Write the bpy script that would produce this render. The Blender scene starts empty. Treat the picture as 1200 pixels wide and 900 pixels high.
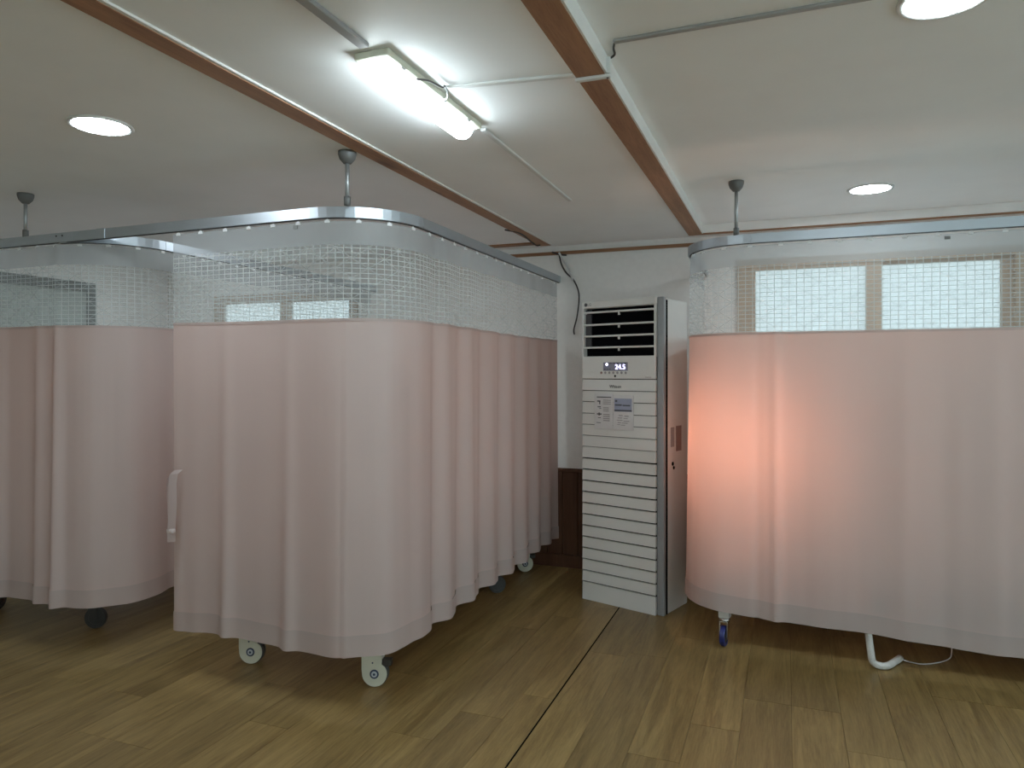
import bpy, bmesh, math, random
from mathutils import Vector, Matrix
random.seed(7)
sc = bpy.context.scene
C = sc.collection
PI = math.pi

# ------------------------------------------------------------------ camera, world, exposure
F_PX, HORIZON, CAM_H = 830.0, 436.0, 1.41
YAW = math.radians(21.15)
SA, CA = math.sin(YAW), math.cos(YAW)
cam_d = bpy.data.cameras.new('camera')
cam_d.sensor_width = 36.0
cam_d.lens = F_PX / 1200 * 36
cam_d.shift_y = -(450 - HORIZON) / 1200
cam_d.clip_start = 0.02
cam = bpy.data.objects.new('camera', cam_d)
C.objects.link(cam)
cam.location = (0, 0, CAM_H)
cam.rotation_euler = (PI / 2, 0, YAW)
sc.camera = cam

world = bpy.data.worlds.new('daylight')
sc.world = world
world.use_nodes = True
bg = world.node_tree.nodes['Background']
bg.inputs[0].default_value = (0.82, 0.97, 1.0, 1)
bg.inputs[1].default_value = 1.3

sc.view_settings.view_transform = 'Standard'
sc.view_settings.look = 'None'
sc.view_settings.gamma = 1
sc.view_settings.use_curve_mapping = False
sc.view_settings.exposure = 1.26
sc.cycles.use_denoising = True
sc.cycles.transparent_max_bounces = 24
sc.cycles.max_bounces = 10
sc.cycles.diffuse_bounces = 6
sc.cycles.sample_clamp_indirect = 6

LAMP_DOWN = 31.0       # radiance of the round downlights
LAMP_TUBE = 12.5       # radiance of the LED batten
LAMP_HEAT = 50.0       # radiance of the heat lamp bulb

# ------------------------------------------------------------------ pixel helpers
def gp(px, py, z):
    """point on the horizontal plane z seen at a photo pixel"""
    Z = F_PX * (CAM_H - z) / (py - HORIZON)
    X = (px - 600) / F_PX * Z
    return Vector((X * CA - Z * SA, X * SA + Z * CA, z))

def on_y(px, y):
    """room x on the plane y=const for a photo column"""
    k = (px - 600) / F_PX
    Z = y / (k * SA + CA)
    return (k * CA - SA) * Z

# ------------------------------------------------------------------ mesh helpers
def add_box(bm, x0, x1, y0, y1, z0, z1, M=None):
    vs = [bm.verts.new(v) for v in ((x0, y0, z0), (x1, y0, z0), (x1, y1, z0), (x0, y1, z0),
                                    (x0, y0, z1), (x1, y0, z1), (x1, y1, z1), (x0, y1, z1))]
    if M is not None:
        for v in vs: v.co = M @ v.co
    for f in ((0, 3, 2, 1), (4, 5, 6, 7), (0, 1, 5, 4), (1, 2, 6, 5), (2, 3, 7, 6), (3, 0, 4, 7)):
        bm.faces.new([vs[i] for i in f])
    return vs

def box(x0, x1, y0, y1, z0, z1, bev=0, seg=2):
    bm = bmesh.new()
    add_box(bm, x0, x1, y0, y1, z0, z1)
    if bev:
        bmesh.ops.bevel(bm, geom=bm.edges[:], offset=bev, segments=seg, affect='EDGES', profile=0.5)
    return bm

def frame_basis(d):
    d = d.normalized()
    up = Vector((0, 0, 1)) if abs(d.z) < 0.95 else Vector((1, 0, 0))
    a = d.cross(up).normalized()
    return a, a.cross(d).normalized()

def add_tube(bm, pts, r, n=10, closed=False, radii=None):
    pts = [Vector(p) for p in pts]
    rings = []
    N = len(pts)
    a0 = None
    for i, p in enumerate(pts):
        if closed: d = pts[(i + 1) % N] - pts[i - 1]
        else: d = pts[min(i + 1, N - 1)] - pts[max(i - 1, 0)]
        d.normalize()
        if a0 is None: a, b = frame_basis(d)
        else:
            a = (a0 - d * a0.dot(d)).normalized(); b = a.cross(d).normalized()
        a0 = a
        rr = radii[i] if radii else r
        rings.append([bm.verts.new(p + (a * math.cos(2 * PI * k / n) + b * math.sin(2 * PI * k / n)) * rr) for k in range(n)])
    m = N if closed else N - 1
    for i in range(m):
        A, B = rings[i], rings[(i + 1) % N]
        for k in range(n):
            bm.faces.new((A[k], A[(k + 1) % n], B[(k + 1) % n], B[k]))
    if not closed:
        bm.faces.new(rings[0][::-1]); bm.faces.new(rings[-1])

def tube(pts, r, n=10, **k):
    bm = bmesh.new(); add_tube(bm, pts, r, n, **k); return bm

def lathe(bm, prof, n=32, M=None):
    """prof: (r, z) list"""
    rings = []
    for r, z in prof:
        if r < 1e-6:
            v = bm.verts.new((0, 0, z)); rings.append([v])
        else:
            rings.append([bm.verts.new((r * math.cos(2 * PI * k / n), r * math.sin(2 * PI * k / n), z)) for k in range(n)])
    if M is not None:
        for ring in rings:
            for v in ring: v.co = M @ v.co
    for A, B in zip(rings, rings[1:]):
        for k in range(n):
            q = [A[k % len(A)], A[(k + 1) % len(A)], B[(k + 1) % len(B)], B[k % len(B)]]
            u = []
            for v in q:
                if v not in u: u.append(v)
            if len(u) > 2:
                try: bm.faces.new(u)
                except ValueError: pass

def sweep_rect(bm, path, w, h, z):
    """rectangular bar swept along a plan path [(x, y), ...], centre height z"""
    rings = []
    N = len(path)
    for i in range(N):
        p = Vector(path[i] + (0,)) if len(path[i]) == 2 else Vector(path[i])
        a = Vector((*path[max(i - 1, 0)], 0)); b = Vector((*path[min(i + 1, N - 1)], 0))
        d = (b - a).normalized(); nrm = Vector((d.y, -d.x, 0))
        rings.append([bm.verts.new((p.x + nrm.x * s * w / 2, p.y + nrm.y * s * w / 2, z + t * h / 2))
                      for s, t in ((1, -1), (1, 1), (-1, 1), (-1, -1))])
    for A, B in zip(rings, rings[1:]):
        for k in range(4): bm.faces.new((A[k], A[(k + 1) % 4], B[(k + 1) % 4], B[k]))
    bm.faces.new(rings[0]); bm.faces.new(rings[-1][::-1])

def obj(name, bm, m, parent=None, smooth=False, loc=None, rotz=0):
    me = bpy.data.meshes.new(name)
    bmesh.ops.recalc_face_normals(bm, faces=bm.faces[:])
    bm.to_mesh(me); bm.free()
    if smooth:
        for p in me.polygons: p.use_smooth = True
    me.materials.append(m)
    o = bpy.data.objects.new(name, me)
    C.objects.link(o)
    if parent: o.parent = parent
    if loc is not None: o.location = loc
    if rotz: o.rotation_euler.z = rotz
    return o

def auto_smooth(o, ang=40):
    for p in o.data.polygons: p.use_smooth = True
    o.data.set_sharp_from_angle(angle=math.radians(ang))
    return o

def tag(o, label, cat, group=None):
    o['label'] = label; o['category'] = cat
    if group: o['group'] = group
    return o

def thing(name, label, cat, loc=(0, 0, 0), rotz=0, group=None):
    o = bpy.data.objects.new(name, None)
    o.empty_display_size = 0.1
    C.objects.link(o)
    o.location = loc; o.rotation_euler.z = rotz
    return tag(o, label, cat, group)

def struct(name, bm, m, parent=None):
    o = obj(name, bm, m, parent)
    if not parent: o['kind'] = 'structure'
    return o

def text_mesh(name, body, size, m, parent, M, extrude=0.0004, align='CENTER'):
    cu = bpy.data.curves.new('t', 'FONT')
    cu.body = body; cu.size = size; cu.extrude = extrude; cu.align_x = align; cu.align_y = 'CENTER'
    cu.resolution_u = 3
    to = bpy.data.objects.new('t', cu)
    C.objects.link(to)
    dg = bpy.context.evaluated_depsgraph_get()
    me = bpy.data.meshes.new_from_object(to.evaluated_get(dg))
    bpy.data.objects.remove(to); bpy.data.curves.remove(cu)
    me.transform(M); me.materials.clear(); me.materials.append(m)
    o = bpy.data.objects.new(name, me)
    C.objects.link(o); o.parent = parent
    return o

# ------------------------------------------------------------------ materials
def mat(name):
    m = bpy.data.materials.new(name); m.use_nodes = True
    nt = m.node_tree
    return m, nt, nt.nodes['Principled BSDF'], nt.nodes['Material Output']

def N(nt, typ, **kw):
    n = nt.nodes.new(typ)
    for k, v in kw.items():
        if k.startswith('i_'):
            key = k[2:]; n.inputs[int(key) if key.isdigit() else key].default_value = v
        else: setattr(n, k, v)
    return n

def simple(name, col, rough=0.5, metal=0.0, bump=0.0, scale=60, vary=0.06):
    m, nt, b, out = mat(name)
    b.inputs['Roughness'].default_value = rough
    b.inputs['Metallic'].default_value = metal
    tc = N(nt, 'ShaderNodeTexCoord')
    nz = N(nt, 'ShaderNodeTexNoise', i_Scale=scale * 0.15, i_Detail=4.0)
    nt.links.new(tc.outputs['Object'], nz.inputs['Vector'])
    cr = N(nt, 'ShaderNodeValToRGB')
    cr.color_ramp.elements[0].position = 0.3; cr.color_ramp.elements[1].position = 0.7
    cr.color_ramp.elements[0].color = (*[c * (1 - vary) for c in col], 1)
    cr.color_ramp.elements[1].color = (*[min(1, c * (1 + vary)) for c in col], 1)
    nt.links.new(nz.outputs['Fac'], cr.inputs[0])
    nt.links.new(cr.outputs[0], b.inputs['Base Color'])
    if bump:
        n2 = N(nt, 'ShaderNodeTexNoise', i_Scale=float(scale), i_Detail=3.0)
        nt.links.new(tc.outputs['Object'], n2.inputs['Vector'])
        bp = N(nt, 'ShaderNodeBump', i_Strength=bump, i_Distance=0.01)
        nt.links.new(n2.outputs['Fac'], bp.inputs['Height'])
        nt.links.new(bp.outputs[0], b.inputs['Normal'])
    return m

def wood(name, dark, light, rough, along='Y', scale=6.0, rand=True, ramp=(0.3, 0.75), tone=0.25, knots=False):
    m, nt, b, out = mat(name)
    b.inputs['Roughness'].default_value = rough
    tc = N(nt, 'ShaderNodeTexCoord')
    vec = tc.outputs['Object']
    if rand:
        oi = N(nt, 'ShaderNodeObjectInfo')
        mul = N(nt, 'ShaderNodeVectorMath', operation='MULTIPLY', i_1=(37.0, 91.0, 17.0))
        cmb = N(nt, 'ShaderNodeCombineXYZ')
        for i in range(3): nt.links.new(oi.outputs['Random'], cmb.inputs[i])
        nt.links.new(cmb.outputs[0], mul.inputs[0])
        add = N(nt, 'ShaderNodeVectorMath', operation='ADD')
        nt.links.new(vec, add.inputs[0]); nt.links.new(mul.outputs[0], add.inputs[1])
        vec = add.outputs[0]
    mp = N(nt, 'ShaderNodeMapping')
    sx = {'X': (0.7, 9, 9), 'Y': (9, 0.7, 9), 'Z': (9, 9, 0.7)}[along]
    mp.inputs['Scale'].default_value = sx
    nt.links.new(vec, mp.inputs[0])
    n1 = N(nt, 'ShaderNodeTexNoise', i_Scale=scale * 0.45, i_Detail=8.0, i_Roughness=0.62, i_Distortion=0.9)
    n2 = N(nt, 'ShaderNodeTexNoise', i_Scale=scale * 3.2, i_Detail=4.0, i_Roughness=0.7, i_Distortion=0.3)
    for n in (n1, n2): nt.links.new(mp.outputs[0], n.inputs['Vector'])
    mx = N(nt, 'ShaderNodeMix', data_type='FLOAT', i_0=0.35)
    nt.links.new(n1.outputs['Fac'], mx.inputs[2]); nt.links.new(n2.outputs['Fac'], mx.inputs[3])
    cr = N(nt, 'ShaderNodeValToRGB')
    cr.color_ramp.elements[0].position = ramp[0]; cr.color_ramp.elements[1].position = ramp[1]
    cr.color_ramp.elements[0].color = (*dark, 1); cr.color_ramp.elements[1].color = (*light, 1)
    nt.links.new(mx.outputs[0], cr.inputs[0])
    col = cr.outputs[0]
    if knots:
        vo = N(nt, 'ShaderNodeTexVoronoi', i_Scale=1.0)
        mk = N(nt, 'ShaderNodeMapping')
        mk.inputs['Scale'].default_value = {'X': (2.2, 7, 1), 'Y': (7, 2.2, 1), 'Z': (7, 7, 2.2)}[along]
        nt.links.new(tc.outputs['Object'], mk.inputs[0]); nt.links.new(mk.outputs[0], vo.inputs['Vector'])
        kr = N(nt, 'ShaderNodeValToRGB')
        kr.color_ramp.elements[0].position = 0.05; kr.color_ramp.elements[0].color = (0.25, 0.2, 0.18, 1)
        kr.color_ramp.elements[1].position = 0.24; kr.color_ramp.elements[1].color = (1, 1, 1, 1)
        nt.links.new(vo.outputs['Distance'], kr.inputs[0])
        mm = N(nt, 'ShaderNodeMix', data_type='RGBA', blend_type='MULTIPLY', i_0=1.0)
        nt.links.new(col, mm.inputs[6]); nt.links.new(kr.outputs[0], mm.inputs[7])
        col = mm.outputs[2]
    if rand and tone:
        mr = N(nt, 'ShaderNodeMapRange', i_3=1 - tone, i_4=1 + tone)
        nt.links.new(oi.outputs['Random'], mr.inputs[0])
        hs = N(nt, 'ShaderNodeHueSaturation')
        nt.links.new(mr.outputs[0], hs.inputs['Value']); nt.links.new(col, hs.inputs['Color'])
        col = hs.outputs[0]
    nt.links.new(col, b.inputs['Base Color'])
    bp = N(nt, 'ShaderNodeBump', i_Strength=0.12, i_Distance=0.002)
    nt.links.new(mx.outputs[0], bp.inputs['Height']); nt.links.new(bp.outputs[0], b.inputs['Normal'])
    return m

def emit(name, col, strength):
    m, nt, b, out = mat(name)
    b.inputs['Base Color'].default_value = (*col, 1)
    b.inputs['Emission Color'].default_value = (*col, 1)
    b.inputs['Emission Strength'].default_value = strength
    return m

def cloth(name, refl, trans, k, alpha=1.0, weave=900):
    m, nt, b, out = mat(name)
    nt.nodes.remove(b)
    tc = N(nt, 'ShaderNodeTexCoord')
    nz = N(nt, 'ShaderNodeTexNoise', i_Scale=float(weave), i_Detail=2.0)
    nt.links.new(tc.outputs['Object'], nz.inputs['Vector'])
    bp = N(nt, 'ShaderNodeBump', i_Strength=0.08, i_Distance=0.002)
    nt.links.new(nz.outputs['Fac'], bp.inputs['Height'])
    d = N(nt, 'ShaderNodeBsdfDiffuse', i_Color=(*refl, 1)); t = N(nt, 'ShaderNodeBsdfTranslucent', i_Color=(*trans, 1))
    s = N(nt, 'ShaderNodeBsdfGlossy', i_Color=(1, 1, 1, 1)); s.inputs['Roughness'].default_value = 0.45
    nt.links.new(bp.outputs[0], d.inputs['Normal']); nt.links.new(bp.outputs[0], s.inputs['Normal'])
    mx = N(nt, 'ShaderNodeMixShader', i_0=k)
    nt.links.new(d.outputs[0], mx.inputs[1]); nt.links.new(t.outputs[0], mx.inputs[2])
    m2 = N(nt, 'ShaderNodeMixShader', i_0=0.035)
    nt.links.new(mx.outputs[0], m2.inputs[1]); nt.links.new(s.outputs[0], m2.inputs[2])
    last = m2
    if alpha < 1:
        tr = N(nt, 'ShaderNodeBsdfTransparent')
        m3 = N(nt, 'ShaderNodeMixShader', i_0=alpha)
        nt.links.new(tr.outputs[0], m3.inputs[1]); nt.links.new(m2.outputs[0], m3.inputs[2]); last = m3
    nt.links.new(last.outputs[0], out.inputs[0])
    return m

def net_material():
    """white netting: square threads with crossing diagonals, UV in metres"""
    m, nt, b, out = mat('white_net'); nt.nodes.remove(b)
    uv = N(nt, 'ShaderNodeUVMap'); sep = N(nt, 'ShaderNodeSeparateXYZ')
    nt.links.new(uv.outputs[0], sep.inputs[0])
    def math_(op, a, b_=None):
        n = N(nt, 'ShaderNodeMath', operation=op)
        for i, v in enumerate((a, b_)):
            if v is None: continue
            if isinstance(v, (int, float)): n.inputs[i].default_value = v
            else: nt.links.new(v, n.inputs[i])
        return n.outputs[0]
    u = math_('DIVIDE', sep.outputs[0], 0.034); v = math_('DIVIDE', sep.outputs[1], 0.0215)
    def line(x, per, half):
        p = math_('PINGPONG', x, per / 2)
        return math_('LESS_THAN', p, half)
    g = math_('MAXIMUM', line(u, 1.0, 0.062), line(v, 1.0, 0.085))
    d1 = line(math_('ADD', u, v), 4.0, 0.075); d2 = line(math_('SUBTRACT', u, v), 4.0, 0.075)
    diag = math_('MULTIPLY', math_('MAXIMUM', d1, d2), 0.6)
    fac = math_('MAXIMUM', g, diag)
    fac = math_('MULTIPLY_ADD', fac, 0.62); fac.node.inputs[2].default_value = NET_HAZE
    d = N(nt, 'ShaderNodeBsdfDiffuse', i_Color=(0.64, 0.68, 0.68, 1)); t = N(nt, 'ShaderNodeBsdfTranslucent', i_Color=(0.64, 0.68, 0.68, 1))
    mx = N(nt, 'ShaderNodeMixShader', i_0=0.3)
    nt.links.new(d.outputs[0], mx.inputs[1]); nt.links.new(t.outputs[0], mx.inputs[2])
    tr = N(nt, 'ShaderNodeBsdfTransparent')
    m3 = N(nt, 'ShaderNodeMixShader')
    nt.links.new(fac, m3.inputs[0]); nt.links.new(tr.outputs[0], m3.inputs[1]); nt.links.new(mx.outputs[0], m3.inputs[2])
    nt.links.new(m3.outputs[0], out.inputs[0])
    return m
NET_HAZE = 0.16

def glass_material(name, k):
    m, nt, b, out = mat(name); nt.nodes.remove(b)
    tr = N(nt, 'ShaderNodeBsdfTransparent', i_Color=(0.95 * k, 0.99 * k, k, 1))
    tl = N(nt, 'ShaderNodeBsdfTranslucent', i_Color=(0.93 * k, 0.98 * k, k, 1))
    nz = N(nt, 'ShaderNodeTexNoise', i_Scale=3.0, i_Detail=3.0)
    tc = N(nt, 'ShaderNodeTexCoord'); nt.links.new(tc.outputs['Object'], nz.inputs['Vector'])
    mr = N(nt, 'ShaderNodeMapRange', i_3=0.15, i_4=0.6); nt.links.new(nz.outputs['Fac'], mr.inputs[0])
    mx = N(nt, 'ShaderNodeMixShader'); nt.links.new(mr.outputs[0], mx.inputs[0])
    nt.links.new(tr.outputs[0], mx.inputs[1]); nt.links.new(tl.outputs[0], mx.inputs[2])
    gl = N(nt, 'ShaderNodeBsdfGlossy'); gl.inputs['Roughness'].default_value = 0.35
    m2 = N(nt, 'ShaderNodeMixShader', i_0=0.05)
    nt.links.new(mx.outputs[0], m2.inputs[1]); nt.links.new(gl.outputs[0], m2.inputs[2])
    nt.links.new(m2.outputs[0], out.inputs[0])
    return m

MT = {}
MT['ceiling'] = simple('ceiling_panel_paint', (0.905, 0.925, 0.93), 0.6, bump=0.03, scale=25, vary=0.02)
MT['wall'] = simple('white_wallpaper', (0.84, 0.84, 0.82), 0.75, bump=0.05, scale=220, vary=0.02)
MT['white_trim'] = simple('white_beam_paint', (0.80, 0.80, 0.78), 0.6, vary=0.03)
MT['floor'] = wood('floor_laminate', (0.135, 0.085, 0.028), (0.34, 0.237, 0.094), 0.36, 'Y', 5.5, True, (0.33, 0.68), 0.13)
MT['floor_gap'] = simple('floor_joint_dark', (0.06, 0.045, 0.03), 0.7)
MT['beam'] = wood('beam_wood', (0.21, 0.085, 0.036), (0.48, 0.25, 0.12), 0.5, 'Y', 5.0, False, (0.3, 0.75), 0, True)
MT['beam_x'] = wood('trim_wood', (0.2, 0.09, 0.04), (0.36, 0.19, 0.095), 0.5, 'X', 5.0, False)
MT['wainscot'] = wood('wainscot_wood', (0.07, 0.028, 0.014), (0.16, 0.07, 0.035), 0.45, 'Z', 5.0, True)
MT['sash'] = wood('window_sash_wood', (0.42, 0.33, 0.24), (0.55, 0.45, 0.34), 0.45, 'Z', 4.0, False)
MT['glass'] = glass_material('window_film_glass', 0.59)
MT['clear_glass'] = glass_material('window_clear_glass', 0.97)
MT['door'] = simple('door_green_grey', (0.38, 0.43, 0.41), 0.5)
MT['door_frame'] = simple('door_frame_grey', (0.16, 0.18, 0.18), 0.45)
MT['alu'] = simple('brushed_aluminium', (0.50, 0.55, 0.60), 0.40, 0.9, vary=0.04)
MT['rod'] = simple('rod_grey_metal', (0.40, 0.42, 0.43), 0.4, 0.7)
MT['cup'] = simple('ceiling_cup_grey', (0.17, 0.175, 0.175), 0.5, 0.2)
MT['hook'] = simple('hook_plastic', (0.75, 0.77, 0.78), 0.4)
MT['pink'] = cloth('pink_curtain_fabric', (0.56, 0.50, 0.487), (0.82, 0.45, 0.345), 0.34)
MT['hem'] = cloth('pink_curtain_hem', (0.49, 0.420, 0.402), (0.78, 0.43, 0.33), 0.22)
MT['header'] = cloth('white_header_fabric', (0.46, 0.495, 0.515), (0.54, 0.58, 0.60), 0.35, 0.60)
MT['tie'] = cloth('pink_tie_fabric', (0.66, 0.58, 0.565), (0.8, 0.5, 0.42), 0.15)
MT['net'] = net_material()
MT['ac_white'] = simple('aircon_white_plastic', (0.70, 0.69, 0.665), 0.42, vary=0.015)
MT['ac_grey'] = simple('aircon_grey_plastic', (0.30, 0.31, 0.32), 0.4)
MT['black'] = simple('black_plastic', (0.004, 0.004, 0.005), 0.9)
MT['black'].node_tree.nodes['Principled BSDF'].inputs['Specular IOR Level'].default_value = 0.05
MT['dark'] = simple('dark_grey_plastic', (0.055, 0.055, 0.06), 0.5)
MT['slot'] = simple('slot_shadow_plastic', (0.008, 0.008, 0.008), 0.9)
MT['print'] = simple('dark_print', (0.10, 0.10, 0.11), 0.6)
MT['print_grey'] = simple('grey_print', (0.34, 0.32, 0.32), 0.6)
MT['print_blue'] = simple('blue_grey_print', (0.33, 0.35, 0.46), 0.5)
MT['sheet'] = simple('label_sheet', (0.66, 0.64, 0.64), 0.35)
MT['lcd'] = simple('display_window', (0.26, 0.26, 0.33), 0.2)
MT['digit'] = emit('display_digits', (0.62, 0.62, 1.0), 2.2)
MT['paper_tag'] = simple('rating_plate', (0.30, 0.20, 0.18), 0.5)
MT['cream'] = simple('lamp_base_cream', (0.66, 0.68, 0.56), 0.5)
MT['white_plastic'] = simple('white_plastic', (0.72, 0.73, 0.72), 0.4)
MT['grey_duct'] = simple('grey_cable_duct', (0.36, 0.36, 0.36), 0.5)
MT['cable_white'] = simple('white_cable', (0.6, 0.6, 0.6), 0.5)
MT['cable_dark'] = simple('dark_cable', (0.05, 0.045, 0.045), 0.5)
MT['led_tube'] = emit('led_tube_diffuser', (0.82, 0.95, 1.0), LAMP_TUBE)
MT['led_disc'] = emit('downlight_diffuser', (0.86, 0.95, 1.0), LAMP_DOWN)
MT['caster_white'] = simple('caster_cream_plastic', (0.62, 0.63, 0.52), 0.4)
MT['blue'] = simple('caster_blue_rubber', (0.02, 0.03, 0.16), 0.35)
MT['navy'] = simple('hub_navy', (0.03, 0.05, 0.10), 0.4)
MT['hub'] = simple('hub_pale', (0.50, 0.55, 0.60), 0.4)
MT['caster_grey'] = simple('caster_dark_grey', (0.05, 0.052, 0.05), 0.45)
MT['chrome'] = simple('chrome', (0.75, 0.75, 0.75), 0.15, 1.0)
MT['bed_white'] = simple('bed_frame_white', (0.66, 0.66, 0.63), 0.4)
MT['vinyl'] = simple('bed_vinyl_beige', (0.45, 0.38, 0.32), 0.45)
MT['foil'] = simple('hose_white_sleeve', (0.62, 0.62, 0.60), 0.6, bump=0.6, scale=160, vary=0.12)
MT['heat'] = emit('heat_bulb', (1.0, 0.66, 0.50), LAMP_HEAT)

# ------------------------------------------------------------------ room shell
X0, X1, Y0, Y1 = -5.3, 3.6, -2.2, 4.93
ZC, ZC2, ZB = 2.328, 2.372, 2.318      # ceiling, right-hand ceiling panel, beam undersides
BX1 = (-1.653, -1.575)                 # beam one
BX2 = (-0.600, -0.512)                 # beam two

# floor slab and planks
fl = struct('floor', box(X0, X1, Y0, Y1, -0.08, -0.008), MT['floor_gap'])
plank_cache = {}
def plank(x0, x1, y0, y1):
    w, l = round(x1 - x0, 4), round(y1 - y0, 3)
    key = (w, l)
    if key not in plank_cache:
        plank_cache[key] = None
        o = obj('plank', box(0, w - 0.0012, 0, l - 0.0012, -0.008, 0.0), MT['floor'], fl)
        plank_cache[key] = o.data
    else:
        o = bpy.data.objects.new('plank', plank_cache[key]); C.objects.link(o); o.parent = fl
    o.location = (x0, y0, 0)
W, L, YS = 0.19, 1.24, -0.5
cols = [(-0.932 + 0.004 + i * W, -0.932 + 0.004 + (i + 1) * W) for i in range(24)]
cols += [(-1.073, -0.935)] + [(-1.073 - (i + 1) * W, -1.073 - i * W) for i in range(23)]
rr = random.Random(3)
offs = {}
for x0, x1 in cols:
    x0c, x1c = max(x0, X0), min(x1, X1)
    if x1c - x0c < 0.02: continue
    off = rr.choice([0.0, 0.31, 0.62, 0.93])
    if abs(x0 + 1.453) < 0.01: off = (gp(481, 862, 0).y - YS) % L
    if abs(x0 + 1.263) < 0.01: off = (gp(565, 838, 0).y - YS) % L
    if abs(x0 + 0.928) < 0.01: off = (gp(717, 767, 0).y - YS) % L
    y = YS - L + off
    while y < Y1 - 0.005:
        a, b = max(y, YS), min(y + L, Y1)
        if b - a > 0.02: plank(x0c, x1c, a, b)
        y += L
obj('seam_filler', box(-0.9360, -0.9275, YS, Y1, -0.008, -0.0012), MT['black'], fl)
obj('rear_boards', box(X0, X1, Y0, YS, -0.008, 0.0), MT['floor'], fl)

# back wall with two window openings
WIN = [dict(x0=-0.30, x1=1.30, z0=0.92, z1=2.15), dict(x0=-4.75, x1=-3.25, z0=0.92, z1=2.08)]
bm = bmesh.new()
T = 0.16
xs = sorted([X0 - T] + [w[k] for w in WIN for k in ('x0', 'x1')] + [X1 + T])
for i in range(0, len(xs) - 1, 2):
    add_box(bm, xs[i], xs[i + 1], Y1, Y1 + T, -0.08, 2.6)
for w in WIN:
    add_box(bm, w['x0'], w['x1'], Y1, Y1 + T, -0.08, w['z0'])
    add_box(bm, w['x0'], w['x1'], Y1, Y1 + T, w['z1'], 2.6)
wall_back = struct('wall_back', bm, MT['wall'])
SIDE_ADDED = (-1.9, 3.4)  # opening for the added side window
bm = bmesh.new()
add_box(bm, X1, X1 + T, Y0 - T, SIDE_ADDED[0], -0.08, 2.6); add_box(bm, X1, X1 + T, SIDE_ADDED[1], Y1, -0.08, 2.6)
add_box(bm, X1, X1 + T, SIDE_ADDED[0], SIDE_ADDED[1], -0.08, 0.7); add_box(bm, X1, X1 + T, SIDE_ADDED[0], SIDE_ADDED[1], 2.2, 2.6)
struct('wall_right', bm, MT['wall'])
struct('wall_left', box(X0 - T, X0, Y0 - T, Y1, -0.08, 2.6), MT['wall'])
REAR_ADDED = [(0.2, 2.8)]  # opening for the added rear window
bm = bmesh.new()
for a, b in ((X0, 0.2), (2.8, X1)): add_box(bm, a, b, Y0 - T, Y0, -0.08, 2.6)
for a, b in REAR_ADDED:
    add_box(bm, a, b, Y0 - T, Y0, -0.08, 0.7); add_box(bm, a, b, Y0 - T, Y0, 2.2, 2.6)
struct('wall_rear', bm, MT['wall'])

# wainscot boards, rail and baseboard on the back wall
wains = struct('trim_1', box(X0, X1, Y1 - 0.004, Y1 - 0.0005, 0.0, 0.70), MT['wainscot'])
bw = 0.115
bmesh_board = None
n = int((X1 - X0) / bw)
for i in range(n):
    x = X0 + i * bw
    if bmesh_board is None:
        o = obj('board', box(0, bw - 0.005, -0.012, 0, 0.09, 0.69, 0.003, 1), MT['wainscot'], wains); bmesh_board = o.data
    else:
        o = bpy.data.objects.new('board', bmesh_board); C.objects.link(o); o.parent = wains
    o.location = (x, Y1 - 0.004, 0)
obj('cap_rail', box(X0, X1, Y1 - 0.028, Y1 - 0.003, 0.69, 0.715, 0.004, 1), MT['wainscot'], wains)
struct('baseboard_back', box(X0, X1, Y1 - 0.024, Y1 - 0.0165, 0.0, 0.09), MT['wainscot'])

# ceiling: left field, lower strip by the wall, raised right panel
ceil = struct('ceiling', box(X0, BX2[0] + 0.02, Y0, Y1, ZC, ZC + 0.1), MT['ceiling'])
struct('ceiling_panel', box(BX2[1] - 0.004, X1, Y0, 4.765, ZC2, ZC2 + 0.1), MT['ceiling'])
struct('ceiling_edge', box(BX2[0] + 0.02, X1, 4.79, Y1, ZC - 0.004, ZC + 0.1), MT['ceiling'])
bm = box(BX2[0] + 0.02, BX2[1] - 0.0005, Y0, 4.79, ZC - 0.004, ZC + 0.1); struct('beam_core', bm, MT['white_trim'])
struct('trim_2', box(BX1[0], BX1[1], Y0, 4.84, ZB, ZC), MT['beam'])
bm = bmesh.new(); add_box(bm, BX1[1], BX1[1] + 0.012, Y0, 4.84, ZB + 0.003, ZC); struct('trim_3', bm, MT['white_trim'])
struct('trim_4', box(BX2[0], BX2[1], Y0, 4.80, ZB - 0.006, ZC - 0.004), MT['beam'])
struct('trim_5', box(BX2[1] - 0.0003, BX2[1] + 0.006, Y0, 4.765, ZB - 0.003, ZC2), MT['white_trim'])
struct('trim_6', box(BX2[1], X1, 4.765, 4.80, ZB - 0.006, ZC - 0.004), MT['beam_x'])
struct('trim_7', box(BX2[1] + 0.006, X1, 4.757, 4.7655, ZB, ZC2), MT['white_trim'])
struct('trim_8', box(-2.05, X1, Y1 - 0.02, Y1, 2.262, 2.284), MT['beam_x'])
a, b = gp(577, 290, ZC), gp(640, 287, ZC)
struct('trim_9', box(a.x, BX1[0], 4.72, 4.79, ZB, ZC), MT['beam_x'])

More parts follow.
